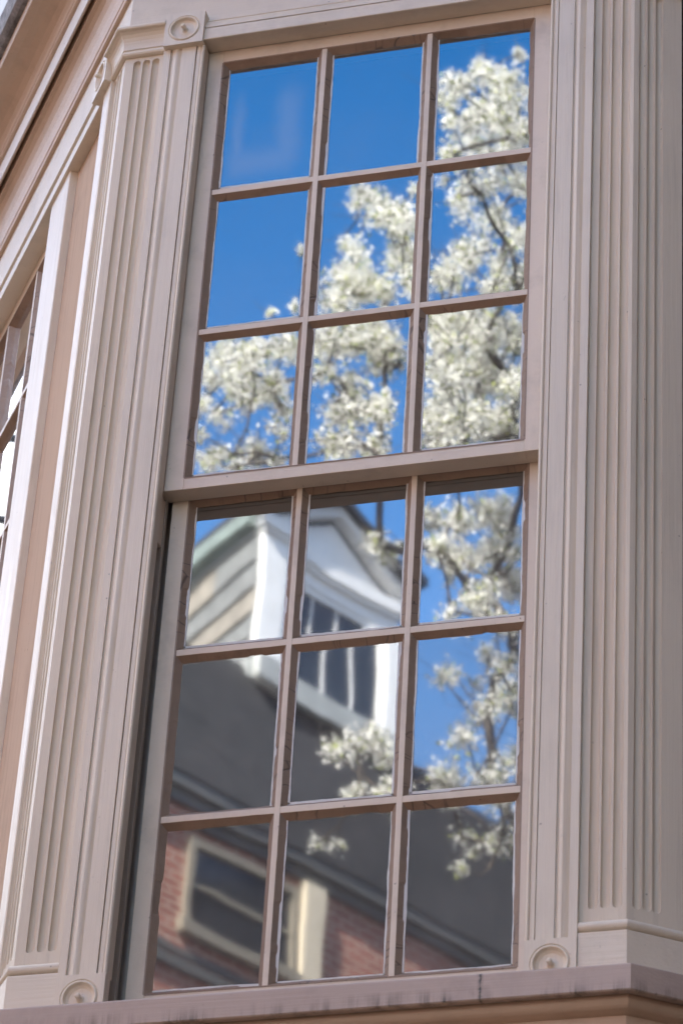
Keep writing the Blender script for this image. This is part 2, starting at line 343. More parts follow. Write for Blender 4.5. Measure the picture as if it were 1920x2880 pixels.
def brickmat(name, c1, c2, mortar, sx=1, plane='xz', ang=0):
    m, t, b = mat(name); tc = N(t, 'ShaderNodeTexCoord'); mp = N(t, 'ShaderNodeMapping')
    sp = N(t, 'ShaderNodeSeparateXYZ'); cb_ = N(t, 'ShaderNodeCombineXYZ')
    if plane == 'xy': t.links.new(tc.outputs['Object'], mp.inputs[0]); v = mp.outputs[0]
    else:
        mp.inputs['Rotation'].default_value = (0, 0, ang); t.links.new(tc.outputs['Object'], mp.inputs[0]); t.links.new(mp.outputs[0], sp.inputs[0])
        t.links.new(sp.outputs[0], cb_.inputs[0]); t.links.new(sp.outputs[2], cb_.inputs[1]); v = cb_.outputs[0]
    br = N(t, 'ShaderNodeTexBrick'); br.inputs['Scale'].default_value = 1; br.inputs['Brick Width'].default_value = .21; br.inputs['Row Height'].default_value = .075
    br.inputs['Mortar Size'].default_value = .013 if 'opposite' in name else .009; br.inputs['Color1'].default_value = (*c1, 1); br.inputs['Color2'].default_value = (*c2, 1); br.inputs['Mortar'].default_value = (*mortar, 1)
    t.links.new(v, br.inputs['Vector'])
    n = noisetex(t, 2.5, (1, 1, 1), 5, .6)
    t.links.new(mixc(t, ramp(t, n, [(.3, 0), (.8, .4)]), br.outputs['Color'], tuple(x * .5 for x in c1)), b.inputs['Base Color'])
    b.inputs['Roughness'].default_value = .9
    t.links.new(bump(t, br.outputs['Fac'], -.5, .006), b.inputs['Normal']); return m
M_BRW = brickmat('brick_house_wall', (.11, .075, .062), (.075, .055, .048), (.13, .12, .11))
M_BRO = brickmat('brick_opposite_wall', (.44, .125, .08), (.30, .085, .055), (.60, .46, .38), ang=R(60))
M_BRG = brickmat('brick_paving', (.05, .03, .022), (.04, .024, .018), (.04, .036, .032), plane='xy')

# ---------------------------------------------------------------- ground and street
ZG = -7.9
def ground(name, x0, y0, x1, y1, z, m):
    mb = MB(); mb.box((x0, y0, z - .3), (x1, y1, z)); o = mb.build(name, m); tag(o, kind='structure'); return o
ground('ground', -400, -400, 400, 400, ZG - .16, M_CONC)
ground('sidewalk', -60, -3.2, 60, 2.5, ZG, M_BRG)
ground('sidewalk', -60, -13, 60, -8.6, ZG, M_BRG)
ground('road', -60, -8.6, 60, -3.2, ZG - .13, M_ASPH)

# ---------------------------------------------------------------- the bay window
bay = empty('bay_window', (.45, .3, -3.0))
tag(bay, 'painted beige bay window with fluted corner pilasters and a tall twelve-inch-paned sash', 'bay window')
bay['label'] = 'beige painted wooden bay window with fluted pilasters, round rosettes and a tall many-paned sash'
bay.location = (0, 0, 0)

# fluted strip: height field over (u, z) on a plane given by fn(u, w) -> (x, y)
def fluted(mb, fn, u0, u1, centres, r, z0, z1, zf0, zf1, depth=.0135, ends=True):
    us = {u0, u1}
    for c in centres:
        for k in range(13): us.add(c - r * math.cos(math.pi * k / 12))
    us = sorted(us)
    zs = [z0]
    zs += [zf0 + r - r * math.cos(math.pi/2 * k / 9) for k in range(10)]
    L = zf1 - zf0 - 2 * r; nseg = 24
    zs += [zf0 + r + L * k / nseg for k in range(1, nseg)]
    zs += [zf1 - r + r * math.sin(math.pi/2 * k / 9) for k in range(10)] + [z1]
    vs = []
    for z in zs:
        for u in us:
            d = 0
            for c in centres:
                du = abs(u - c); dz = max(0, zf0 + r - z, z - (zf1 - r))
                q = (du*du + dz*dz) / (r*r)
                if q < .9999: d = max(d, depth * math.sqrt(1 - q) ** .8)
            x, y = fn(u, -d); vs.append((x, y, z))
    n = len(us); fs = []
    for j in range(len(zs) - 1):
        for i in range(n - 1): fs.append((j*n+i, j*n+i+1, (j+1)*n+i+1, (j+1)*n+i))
    mb.add(vs, fs)
ZP0, ZP1 = -2.80, .05          # pilaster shaft
FZ0, FZ1 = -2.760, .022
def front(u, w_): return (u, -.033 - w_)
mb = MB()
fluted(mb, front, -.283, -.165, [-.2475, -.220, -.1925], .0107, ZP0, ZP1, FZ0, FZ1)
fluted(mb, lambda u, w_: lp(-u, w_), -.105, 0, [-.036, -.0615, -.087], .010, ZP0, ZP1, FZ0, FZ1)
o = mb.build('pilaster', M_FL, bay, smooth=False)
mb = MB()
fluted(mb, front, 1.058, 1.165, [1.0885, 1.1165, 1.1440], .0112, ZP0, ZP1, FZ0, FZ1)
fluted(mb, rp, 0, .14, [.0255, .0505, .0745], .0105, ZP0, ZP1, FZ0, FZ1)
mb.build('pilaster', M_FL, bay)

# window casings: moulded boards either side of the sashes (distance from the opening, projection)
CP = [(0, -.012), (0, -.046), (.002, -.0495), (.005, -.051), (.008, -.0495), (.0102, -.046), (.0125, -.0475), (.0215, -.048), (.0217, -.041), (.0248, -.041), (.025, -.05),
      (.0665, -.05), (.0667, -.044), (.0688, -.044)] + [(.069 + .028 * k / 8, -.0475 - .0005 - .0065 * math.sin(math.pi * k / 8)**1.0 * (1 if k < 5 else .8) + .004) for k in range(9)] + [(.0972, -.043), (.0993, -.043), (.0996, -.05), (.119, -.05), (.12, -.049), (.12, -.012)]
CZ0, CZ1 = -2.838, .031
for s, x0 in ((-1, -.045), (1, .938)):
    mb = MB(); prof = [(x0 + s * d, y) for d, y in CP]
    if s < 0: prof = prof[::-1]
    mb.prism_z(prof, CZ0, CZ1); mb.build('casing', M_V, bay)
# rosette blocks
def rosette(x, z, w_=.0685, hs=.0575, yb=-.02, name='rosette', fn=None):
    mb = MB(); n = 48
    prof = [(0, .015), (.003, .0146), (.0055, .013), (.0072, .0095), (.0070, .005), (.0055, .0), (.0068, -.006), (.010, -.0095), (.018, -.0112), (.028, -.0108), (.034, -.0075), (.0365, -.003), (.038, .0012), (.0402, .0024), (.0425, .0015), (.0438, -.0012), (.0452, -.0025), (.0466, -.0012), (.0472, 0)]
    rings = []
    for r_, h in prof:
        rings.append([(x + r_ * math.cos(2*math.pi*k/n), -w_ - h, z + r_ * math.sin(2*math.pi*k/n)) for k in range(n)])
    sq = []
    for k in range(n):
        a = 2*math.pi*k/n; c, s_ = math.cos(a), math.sin(a); q = hs / max(abs(c), abs(s_)); sq.append((x + q*c, -w_, z + q*s_))
    rings.append(sq); rings.append([(a, yb, c) for a, b_, c in sq])
    vs = [p for rr in rings for p in rr]; fs = []
    for j in range(len(rings) - 1):
        for k in range(n): fs.append((j*n+k, j*n+(k+1) % n, (j+1)*n+(k+1) % n, (j+1)*n+k))
    fs.append(tuple(range((len(rings)-1)*n, len(rings)*n)))
    mb.add(vs, fs); return mb
for x, z, w_ in ((-.105, .0885, .0685), (.998, .0885, .0685), (-.105, -2.8955, .0535), (.998, -2.8955, .0535)):
    ob = rosette(x, z, w_, .0575 if z > 0 else .0595).build('rosette', M_V, bay)
# rosette of the left facet
def tol(p, u0): # front-local (x, y, z) -> left facet, x measured from the block centre
    x, y, z = p; q = lp(u0 - x, -y); return (q[0], q[1], z)
rosette(0, .0885, .031, .0575, .02).build('rosette', M_V, bay, fn=lambda p: tol(p, .158))
rosette(0, -2.8955, .012, .0595, .02).build('rosette', M_V, bay, fn=lambda p: tol(p, .158))

# lintel moulding over the sashes
LP_ = [(-.03, .0425), (.024, .0425), (.0262, .044), (.0265, .048), (.0235, .050), (.0235, .086), (.0155, .0863), (.0155, .0905), (.0225, .091)] + \
      [(.0225 - .0135 * (1 - math.cos(R(a))), .090 + .034 * a / 90) for a in range(15, 91, 15)] + [(.0105, .125), (.0105, .129), (.0, .131), (-.03, .131)]
mb = MB(); sweep(mb, [(-.0475, -.033), (.9405, -.033)], LP_); mb.build('lintel_moulding', M_H, bay)
mb = MB(); P2 = [(w_ - .022 if w_ > 0 else -.07, z) for w_, z in LP_]
sweep(mb, [LEND, lp(.2155, 0)], P2); mb.build('lintel_moulding', M_H, bay)
# capital moulding wrapping each corner
CAPP = [(-.01, .034), (.006, .034), (.012, .037), (.0145, .042), (.013, .047), (.009, .050), (.0085, .056), (.0115, .0575), (.0115, .063)] + \
       [(.0115 + .026 * (1 - math.cos(R(a))), .064 + .048 * math.sin(R(a))) for a in range(10, 91, 16)] + [(.040, .114), (.0415, .118), (.040, .124), (.036, .127), (.03, .133), (.0, .141), (-.01, .141)]
mb = MB(); sweep(mb, [lp(.1005, 0), L0, (-.1625, -.033)], CAPP); mb.build('capital', M_H, bay)
mb = MB(); sweep(mb, [(1.0555, -.033), R0, REND], CAPP); mb.build('capital', M_H, bay)
# base torus and plinth
TP = [(-.01, -2.8), (.003, -2.795)] + [(.004 + .012 * math.cos(R(a)), -2.807 + .0125 * math.sin(R(a))) for a in range(80, -81, -20)] + [(.004, -2.8215), (.008, -2.823), (.008, -2.826), (-.01, -2.826)]
PP = [(-.01, -2.8245), (.0135, -2.8245), (.0145, -2.8265), (.0145, -2.96), (-.01, -2.96)]
for path in ([lp(.0985, 0), L0, (-.1655, -.033)], [(1.0585, -.033), R0, REND]):
    mb = MB(); sweep(mb, path, TP); mb.build('base_moulding', M_H, bay)
    mb = MB(); sweep(mb, path, PP); mb.build('plinth', M_H, bay)
# frieze above
mb = MB(); sweep(mb, [LEND, L0, R0, REND], [(-.08, .1315), (0, .1315), (0, .62), (-.08, .62)]); mb.build('frieze', M_H, bay)
# cornice
CO = [(-.05, .282), (.011, .282), (.0125, .2845), (.0125, .300), (.015, .302)] + [(.015 + .042 * (1 - math.cos(R(a))) , .302 + .112 * math.sin(R(a))) for a in range(10, 91, 16)] + \
     [(.0575, .414), (.058, .47), (.0705, .47), (.0705, .426), (.0735, .428), (.0735, .508), (.077, .509)] + arc((.080, .519), .010, -90, 60, 6) + [(.090, .531)] + \
     [(.092 + .095 * (1 - math.cos(R(a))) , .533 + .070 * math.sin(R(a))) for a in range(10, 91, 16)] + [(.189, .605), (.191, .641), (-.05, .641)]
BP = [LEND, L0, R0, REND]
mb = MB(); sweep(mb, BP, [(.0730, .4275), (.0775, .4275), (.0775, .5085), (.0730, .5085)]); mb.build('fascia', M_FASC_LIT, bay)
mb = MB(); sweep(mb, BP, CO); mb.build('cornice', M_CORN_SHADED, bay)
mb = MB(); sweep(mb, BP, [(-.11, .6415), (.205, .6415), (.222, .655), (.229, .735), (.22, .745), (-.11, .86)])
mb.build('roof_edge', M_ROOFEDGE, bay)
# sill: nose, bed moulding, apron, bracket below
SP = [(-.14, -2.99), (-.14, -2.905), (-.088, -2.908), (0.03, -2.933), (.079, -2.9405), (.084, -2.9435), (.085, -2.947), (.085, -3.004), (.082, -3.007), (.064, -3.006), (.062, -3.000), (.050, -3.000), (.050, -2.99)][::-1]
mb = MB(); sweep(mb, [LEND, L0, R0, REND], SP); mb.build('sill', M_SILL, bay)
AP = [(-.1, -3.001), (.052, -3.001), (.052, -3.006)] + [(.030 + .022 * math.cos(R(a)), -3.006 - .022 * math.sin(R(a))) for a in range(15, 91, 15)] + [(.022, -3.030), (.010, -3.031), (.010, -4.1), (.03, -4.1), (.03, -4.2), (0, -4.25), (-.1, -4.25)]
mb = MB(); sweep(mb, BP, AP[::-1]); mb.build('apron', M_CORN_SHADED, bay)
# corbelled underside down to the wall
mb = MB()
b0 = [LEND, L0, R0, REND, Vector((REND.x, 1.9))]
b1 = [Vector((p.x * .75 + .1, p.y * .5 + 1.0)) for p in b0]
vs = [(p.x, p.y, -4.24) for p in b0] + [(p.x, p.y, -4.9) for p in b1]
mb.add(vs, [(i, (i+1) % 5, 5 + (i+1) % 5, 5 + i) for i in range(5)] + [(4, 3, 2, 1, 0), (5, 6, 7, 8, 9)]); mb.build('corbel', M_CORN_SHADED, bay)

# jambs and tracks
mb = MB()
for s, x0 in ((-1, -.045), (1, .938)):
    xa = x0 + s * .024
    mb.box((min(xa, xa + s*.1), -.0118, -2.93), (max(xa, xa + s*.1), .12, .06))
    xb = x0 + s * .006
    mb.box((min(xb, xa), .0375, -2.93), (max(xb, xa), .0535, .06))      # parting bead
    mb.box((min(x0, xa), .1, -2.93), (max(x0, xa), .12, .06))
mb.box((-.07, -.004, .044), (.96, .12, .12)); mb.build('jamb', M_TRACK, bay)
mb = MB(); mb.box((-.0685, -.003, -1.60), (-.052, .034, -1.462)); mb.build('sash_stop', M_SASH, bay, bevel=.001)
# corner posts behind pilasters and interior lining
mb = MB()
mb.prism_z([(-.150, .06), (-.150, -.0125), (-.26, -.0125), lp(.03, -.02), lp(.11, -.02), lp(.11, -.12)][::-1], -2.94, .14)
mb.prism_z([(1.045, -.0125), (1.045, .10), rp(.14, -.03), rp(.02, -.02)][::-1], -2.94, .14)
mb.build('corner_post', M_TRACK, bay)

# ---- sashes
MW, PW = .0142, .0160
def bevel_bar(mb, kind, c, a0, a1, half, y0, seed, side=(1, 1), mi=1, gy=.0185):
    """bar face (material 0) with putty slopes (material 1) down to the glass; wobbling putty edge"""
    n = max(8, int((a1 - a0) / .012)); vs = []; fs = []; mis = []
    for i in range(n + 1):
        t = a0 + (a1 - a0) * i / n
        def wob(k):
            v = noise.noise(Vector((t * 17, seed * 3.7, k * 9.1))) * .0022 + noise.noise(Vector((t * 70, seed * 5.1, k * 4.3))) * .0012
            ch = noise.noise(Vector((t * 7 + 3, seed * 8.1, k * 2.3)))
            if ch > .42: v -= .004
            return v
        l = -half; r = half; lb = -half - side[0] * (PW + wob(0)); rb = half + side[1] * (PW + wob(1))
        j0 = noise.noise(Vector((t * 23, seed, 0))) * .0006; j1 = noise.noise(Vector((t * 23, seed, 5))) * .0006
        pts = [(lb, y0 + gy + .001), (l + j0, y0 + .0006), (l + .0012 + j0, y0), (r - .0012 + j1, y0), (r + j1, y0 + .0006), (rb, y0 + gy + .001)]
        for a, y in pts:
            vs.append((c + a, y, t) if kind == 'v' else (t, y, c + a))
    o_ = len(mb.v); mb.v += vs
    for i in range(n):
        for k in range(5):
            f = [o_ + i*6 + k, o_ + i*6 + k + 1, o_ + (i+1)*6 + k + 1, o_ + (i+1)*6 + k]
            if kind == 'h': f = f[::-1]
            mb.f.append(f); mb.mi.append(1 if k in (0, 4) else 0)
def sash(parent, a, nx, nz, b, n_, z0, y0, stile, top, bottom, thick, seed, tilt, misted=None, gmat=None, fn=None, topface=True):
    W = nx * a + (nx-1) * MW; H = nz * b + (nz-1) * n_
    zt = -z0; zb = -z0 - H
    rail = MB()
    # stiles and rails (solid boxes with the bevel added on the inside)
    for (x0, x1) in ((-stile, 0), (W, W + stile)):
        rail.box((x0, y0, zb - bottom), (x1, y0 + thick, zt + top))
    rail.box((0, y0 + .0006, zb - bottom), (W, y0 + thick, zb)); rail.box((0, y0 + .0006, zt), (W, y0 + thick, zt + top))
    rail.build('sash_frame', [M_SASH], parent, fn=fn, bevel=.0012)
    pt = MB()
    def slope(kind, c, a0, a1, sgn, sd):
        nonlocal pt
        m = max(8, int((a1-a0)/.01)); vs = []
        for i in range(m+1):
            t = a0 + (a1-a0)*i/m
            v = noise.noise(Vector((t*17, sd*3.7, 1))) * .0025 + noise.noise(Vector((t*70, sd*5.1, 2))) * .0013
            if noise.noise(Vector((t*6, sd*8.1, 3))) > .4: v -= .004
            for aa, y in ((c - sgn*.003, y0 - .0004), (c + sgn * .0008, y0 - .0001), (c + sgn * (PW + v), y0 + .0195)):
                vs.append((aa, y, t) if kind == 'v' else (t, y, aa))
        o_ = len(pt.v); pt.v += vs
        for i in range(m):
            for k in range(2):
                pt.f.append([o_+i*3+k, o_+i*3+k+1, o_+(i+1)*3+k+1, o_+(i+1)*3+k]); pt.mi.append(0)
    slope('v', 0, zb, zt, 1, seed); slope('v', W, zb, zt, -1, seed + 1); pt.build('putty', [M_PUT], parent, fn=fn); pt = MB()
    slope('h', zb, 0, W, 1, seed + 2); slope('h', zt, 0, W, -1, seed + 3); pt.build('putty', [M_PUTH], parent, fn=fn)
    xs = [(i+1)*a + i*MW + MW/2 for i in range(nx-1)]; zs = [zt - ((j+1)*b + j*n_ + n_/2) for j in range(nz-1)]
    for i, x in enumerate(xs):
        q = MB(); bevel_bar(q, 'v', x, zb, zt, MW/2, y0 + .0008, seed + 10 + i); q.build('muntin', [M_SASH, M_PUT], parent, fn=fn)
    for j, z in enumerate(zs):
        q = MB(); bevel_bar(q, 'h', z, 0, W, n_/2 - .001, y0 + .0016, seed + 20 + j); q.build('muntin', [M_SASH, M_PUTH], parent, fn=fn)
    ln = MB(); e0, e1, yl = .0120, .0173, y0 + .0172
    for j in range(nz):
        for i in range(nx):
            x0 = i*(a+MW); x1 = x0 + a; z1 = zt - j*(b+n_); z0_ = z1 - b
            for sd_, (c_, s_, kind, t0, t1) in enumerate(((z0_, 1, 'h', x0, x1), (x0, 1, 'v', z0_, z1), (x1, -1, 'v', z0_, z1))):
                if random.random() < .2: continue
                m_ = 24; vs_ = []; ph_ = random.uniform(0, 90)
                for q_ in range(m_ + 1):
                    t_ = t0 + e0 + (t1 - t0 - 2 * e0) * q_ / m_
                    in_ = e1 + noise.noise(Vector((t_ * 9, ph_, 0))) * .0022 + noise.noise(Vector((t_ * 50, ph_, 3))) * .0012
                    for dd_ in (e0 - .002, in_): vs_.append((c_ + s_ * dd_, yl, t_) if kind == 'v' else (t_, yl, c_ + s_ * dd_))
                ln.add(vs_, [(2*q_, 2*q_+1, 2*q_+3, 2*q_+2) for q_ in range(m_)])
    ln.build('paint_line', M_LINE, parent, fn=fn)
    k = 0
    for j in range(nz):
        for i in range(nx):
            cx = i*(a+MW) + a/2; cz = zt - (j*(b+n_) + b/2)
            q = MB(); hx, hz = a/2 - .006, b/2 - .006
            q.add([(-hx,0,-hz),(hx,0,-hz),(hx,0,hz),(-hx,0,hz)], [(0,1,2,3)], 0)
            q.add([(-hx,.003,-hz),(hx,.003,-hz),(hx,.003,hz),(-hx,.003,hz),(-hx,.0002,-hz),(hx,.0002,-hz),(hx,.0002,hz),(-hx,.0002,hz)], [(0,4,5,1),(1,5,6,2),(2,6,7,3),(3,7,4,0)], 1)
            gm = M_GLC if misted == k else (gmat or M_GL)
            if gm is M_GLL and (j == 2 or (j == 1 and i == 2)): gm = M_GLB
            if misted == k: ob_lab = 'pane with a faint U of misted condensation'
            else: ob_lab = None
            p = (cx, y0 + .0185, cz); ang = 0
            if fn: p, ang = fn(p), fn.ang
            ob = q.build('pane', [gm, M_EDGE], parent); ob.location = p
            if ob_lab: ob['label'] = ob_lab
            tx, tz = tilt[k] if tilt else (random.uniform(-.15, .15), random.uniform(-.15, .15))
            ob.rotation_euler = (R(tx), 0, ang + R(tz)); k += 1
class FN:
    def __init__(s, f, ang): s.f = f; s.ang = ang
    def __call__(s, p): return s.f(p)
A_ = .30 - MW
up = empty('upper_sash'); up.parent = bay
sash(up, A_, 3, 3, .4587, .0194, 0, 0, .063, .05, .036, .042, 1, None, misted=0)
lo = empty('lower_sash'); lo.parent = bay
sash(lo, A_, 3, 3, .4539, .0194, 1.4439, .0556, .045, .05, .09, .04, 40, None, gmat=M_GLL)
mb = MB(); mb.box((-.062, .0425, -1.449), (.952, .0545, -1.418)); mb.build('meeting_rail', M_SASH, up)
# left facet: flat board, inner casing post, sash
mb = MB()
mb.prism_z([lp(.1002, -.02), lp(.1002, .0085), lp(.104, .0108), lp(.161, .0108), lp(.168, .004), lp(.168, -.02)][::-1], -2.95, .031); mb.build('casing', M_V, bay)
mb = MB(); mb.prism_z([lp(.1685, -.05), lp(.1685, -.03), lp(.536, -.03), lp(.536, -.05)][::-1], -2.95, .045); mb.build('flat_board', M_BOARD_SHADED, bay)
mb = MB(); mb.prism_z([lp(.5365, -.09), lp(.5365, -.0085), lp(.539, -.006), lp(.717, -.006), lp(.72, -.009), lp(.72, -.09)][::-1], -2.95, .0425); mb.build('casing', M_V, bay)
lf = FN(lambda p: (*lp(.688 + (.8858 - p[0]), -.05 - p[1]), p[2]), 0)
# orientation: the facet's own left-to-right runs from LEND towards L0
lf.ang = math.atan2(-LU.y, -LU.x)
ls = empty('side_sash'); ls.parent = bay
class FN2(FN): pass
sash(ls, A_, 3, 3, .4587, .0194, 0, 0, .045, .05, .04, .042, 80, None, gmat=M_GLS, fn=lf)
ls2 = empty('side_sash'); ls2.parent = bay
sash(ls2, A_, 3, 3, .4539, .0194, 1.4439, .0556, .045, .05, .09, .04, 120, None, gmat=M_GLS, fn=lf)
mb = MB(); mb.prism_z([lp(1.62, -.09), lp(1.62, -.006), lp(3.4, -.006), lp(3.4, -.09)][::-1], -2.95, .0425); mb.build('casing', M_V, bay)
# dark room behind the panes
mb = MB()
room = [(REND.x - .05, .2), (REND.x - .05, 3), (-1.4, 3), (LEND.x + .25, LEND.y + .1)]
rm = [lp(2.2, -.25), lp(.2, -.25), (-.12, .16), (1.1, .16), (1.2, .3), (1.2, 3.2), (-1.5, 3.2)]
n = len(rm)
for i in range(2, n - 0):
    a, b = rm[i], rm[(i+1) % n]
    if i in (2,): continue
    mb.add([(a[0], a[1], -3.2), (b[0], b[1], -3.2), (b[0], b[1], .5), (a[0], a[1], .5)], [(0,1,2,3)])
mb.add([(x, y, .12) for x, y in rm], [tuple(range(n))]); mb.add([(x, y, -3.0) for x, y in rm], [tuple(range(n))])
mb.build('interior_lining', M_DARK, bay)

# ---------------------------------------------------------------- the house the bay belongs to
house = empty('brick_house', (2, 2, ZG)); tag(house, 'dark brick house wall standing behind the beige bay window, seen at the right edge', 'house')
house.location = (0, 0, 0)
mb = MB(); mb.box((1.24, .10, ZG), (14, .5, 7)); mb.box((LEND.x, LEND.y + .05, ZG), (LEND.x + .4, 12, 7)); mb.box((LEND.x + .4, 2.9, ZG), (1.3, 3.2, -3.1))
mb.box((13.6, .5, ZG), (14, 12, 7)); mb.box((LEND.x, 12, ZG), (14, 12.4, 7)); mb.build('wall', M_BRW, house)
mb = MB(); mb.add([(-2.8, 1.6, 6.9), (14.5, -.3, 6.9), (14.5, 12.8, 6.9), (-2.8, 12.8, 6.9), (2, 6, 9.5), (10, 6, 9.5)], [(0,1,5,4),(1,2,5),(2,3,4,5),(3,0,4),(3,2,1,0)]); mb.build('roof', M_SLATE, house)
# upper storey siding above the bay roof
mb = MB(); mb.prism_z([lp(3.3, -.12), lp(.1, -.12), (1.15, .10), (1.24, .2), (1.24, 2.6)][::-1], .7, 6.85); mb.build('upper_wall', M_CLAP, house)
mb = MB(); q0, q1 = lp(2.62, -.10), lp(2.82, -.10); q2, q3 = lp(2.82, -.12), lp(2.62, -.12); mb.prism_z([q0, q1, q2, q3][::-1], .72, 6.8); mb.build('corner_board', M_WHITE, house)

for nm, a, b, lab in (('corner_blocker', (-26, -4, ZG), (-13, 16, 4.5), 'unseen brick house added across the side street to block low sky on the left'), ('street_blocker', (5, -28, ZG), (26, -13.5, 11), 'unseen brick house added right of the mirrored row house to block low sky'), ('end_blocker', (-30, -24, ZG), (-10, -11, 8), 'unseen brick house added left of the mirrored row house to block low sky')):  # unseen houses, added to cut the low sky light on the bay
    hh = empty(nm); tag(hh, lab, 'house'); mb = MB(); mb.box(a, b); mb.build('wall', M_BRW, hh)
    zt = b[2]; ym = (a[1] + b[1]) / 2; mb = MB()
    mb.add([(a[0]-.3, a[1]-.3, zt), (b[0]+.3, a[1]-.3, zt), (b[0]+.3, b[1]+.3, zt), (a[0]-.3, b[1]+.3, zt), (a[0]+2, ym, zt + 2.2), (b[0]-2, ym, zt + 2.2)], [(0,1,5,4),(2,3,4,5),(1,2,5),(3,0,4),(3,2,1,0)]); mb.build('roof', M_SLATE, hh)
    for k in range(5):
        for z in (-6.5, -3.2, -.2):
            y0_ = a[1] + (b[1]-a[1]) * (k + .5) / 5
            mb = MB()
            if nm == 'corner_blocker': mb.box((b[0] + .001, y0_ - .5, z), (b[0] + .05, y0_ + .5, z + 1.8))
            else: mb.box((a[0] + (b[0]-a[0]) * (k + .5) / 5 - .5, b[1] + .001, z), (a[0] + (b[0]-a[0]) * (k + .5) / 5 + .5, b[1] + .05, z + 1.8))
            mb.build('window', M_DGL, hh)
nb_ = empty('neighbour_blocker'); tag(nb_, 'unseen dark brick house added right of the bay to keep sky light off it', 'house')  # unseen house, added to darken the bay's right side
mb = MB(); mb.box((3.0, -5.4, ZG), (12, -.2, 11)); mb.build('wall', M_BRW, nb_)
mb = MB(); mb.add([(2.85, -5.6, 11), (12.2, -5.6, 11), (12.2, 0, 11), (2.85, 0, 11), (2.85, -2.7, 13), (12.2, -2.7, 13)], [(0,1,5,4),(2,3,4,5),(1,2,5),(3,0,4),(3,2,1,0)]); mb.build('roof', M_SLATE, nb_)
# ---------------------------------------------------------------- across the street (seen in the panes)
YG = .0185                      # glass plane: a thing seen at virtual depth Y stands at 2*YG - Y
def real(p): return (p[0], 2*YG - p[1], p[2])
HP = Vector((-5.38, 15)); HA = R(60); HD = Vector((math.cos(HA), math.sin(HA))); HN = Vector((math.sin(HA), -math.cos(HA)))
def hp(a, b, z): p = HP + HD * a + HN * b; return real((p.x, p.y, z))
opp = empty('row_house'); opp.location = (0, 0, 0)
tag(opp, 'red brick house across the street with a dark slate mansard roof, mirrored in lower panes', 'house')
def hbox(mb, a0, a1, b0, b1, z0, z1, mi=0):
    P = [hp(a, b, z) for z in (z0, z1) for a, b in ((a0, b0), (a0, b1), (a1, b1), (a1, b0))]
    mb.hexa(P, mi)
mb = MB(); hbox(mb, -6, 9, -9, 0, ZG, 6.62); mb.build('wall', M_BRO, opp)
mb = MB(); hbox(mb, -6.1, 9.1, .001, .10, 6.60, 6.72); hbox(mb, -6.1, 9.1, .001, .05, 6.50, 6.60); mb.build('eave', M_GREYW, opp)
mb = MB()
V8 = [hp(-6.1, .12, 6.72), hp(9.1, .12, 6.72), hp(9.1, -9, 6.72), hp(-6.1, -9, 6.72), hp(-6.1, -.33, 8.30), hp(9.1, -.33, 8.30), hp(9.1, -9, 8.9), hp(-6.1, -9, 8.9)]
mb.hexa(V8)
mb.build('roof', M_SLATE, opp)
def hwindow(a0, a1, z0, z1, parent):
    mb = MB(); fr = .06
    hbox(mb, a0, a0 + fr, .001, .05, z0, z1); hbox(mb, a1 - fr, a1, .001, .05, z0, z1); hbox(mb, a0 + fr, a1 - fr, .001, .048, z1 - fr, z1); hbox(mb, a0 - .05, a1 + .05, .001, .09, z0 - .07, z0 + .03)
    f = mb.build('window', M_TRIM, parent)
    mb = MB(); hbox(mb, a0 + fr, a1 - fr, .002, .012, z0, z1 - fr); mb.build('glass', M_DGL, f)
    mb = MB(); zc = (z0 + z1) / 2; hbox(mb, a0 + fr, a1 - fr, .013, .03, zc - .02, zc + .02); mb.build('sash_bar', M_TRIM, f)
hwindow(.05, 1.27, 5.62, 6.40, opp); hwindow(3.56, 4.9, 4.2, 6.40, opp); hwindow(-3.4, -2.1, 5.62, 6.4, opp)
for a in (-3.4, .05, 3.56, 6.3): 
    for z in (1.2, -2.6, -6.4): hwindow(a, a + 1.3, z, z + 2.1, opp)
mb = MB(); hbox(mb, -6.05, 1.42, .001, .045, 5.24, 5.32); hbox(mb, -6.05, 1.42, .001, .03, 5.36, 5.42); mb.build('string_course', M_GREYW, opp)
mb = MB(); hbox(mb, 1.30, 1.52, .001, .09, ZG, 6.48); mb.build('downspout_board', M_CREAM, opp)
# dormer
DB = -.30; DZ0, DZ1, DPK = 8.2, 9.80, 10.42; a0, a1 = .96, 2.62
CH = Vector((-math.cos(R(42)), math.sin(R(42))))
def dp(a, b, z): return hp(a, DB + b, z)
def cp(s, w_, z):  # along the cheek from the front left corner, w outwards
    p = HP + HD * a0 + HN * DB + CH * s + Vector((-CH.y, CH.x)) * w_; return real((p.x, p.y, z))
dm = empty('dormer'); dm.parent = opp
mb = MB(); mb.hexa([dp(a0, 0, DZ0), cp(2.6, 0, DZ0), dp(a1 - .2, -2.2, DZ0), dp(a1, 0, DZ0), dp(a0, 0, DZ1), cp(2.6, 0, DZ1), dp(a1 - .2, -2.2, DZ1), dp(a1, 0, DZ1)][:8]); mb.build('core', M_WHITE, dm)
def dbox(mb, a, a_, b, b_, z, z_, mi=0): hbox(mb, a, a_, DB + b, DB + b_, z, z_, mi)
mb = MB()
dbox(mb, a0, a0 + .27, .002, .06, DZ0, DZ1); dbox(mb, a1 - .27, a1, .002, .06, DZ0, DZ1); dbox(mb, a0 + .27, a1 - .27, .002, .055, 9.62, DZ1)
dbox(mb, a0 - .06, a1 + .06, .002, .12, DZ1, DZ1 + .13); dbox(mb, a0 - .02, a1 + .02, .002, .09, DZ1 - .05, DZ1 - .002)
mb.build('trim', M_WHITE, dm)
mb = MB(); am = (a0 + a1) / 2
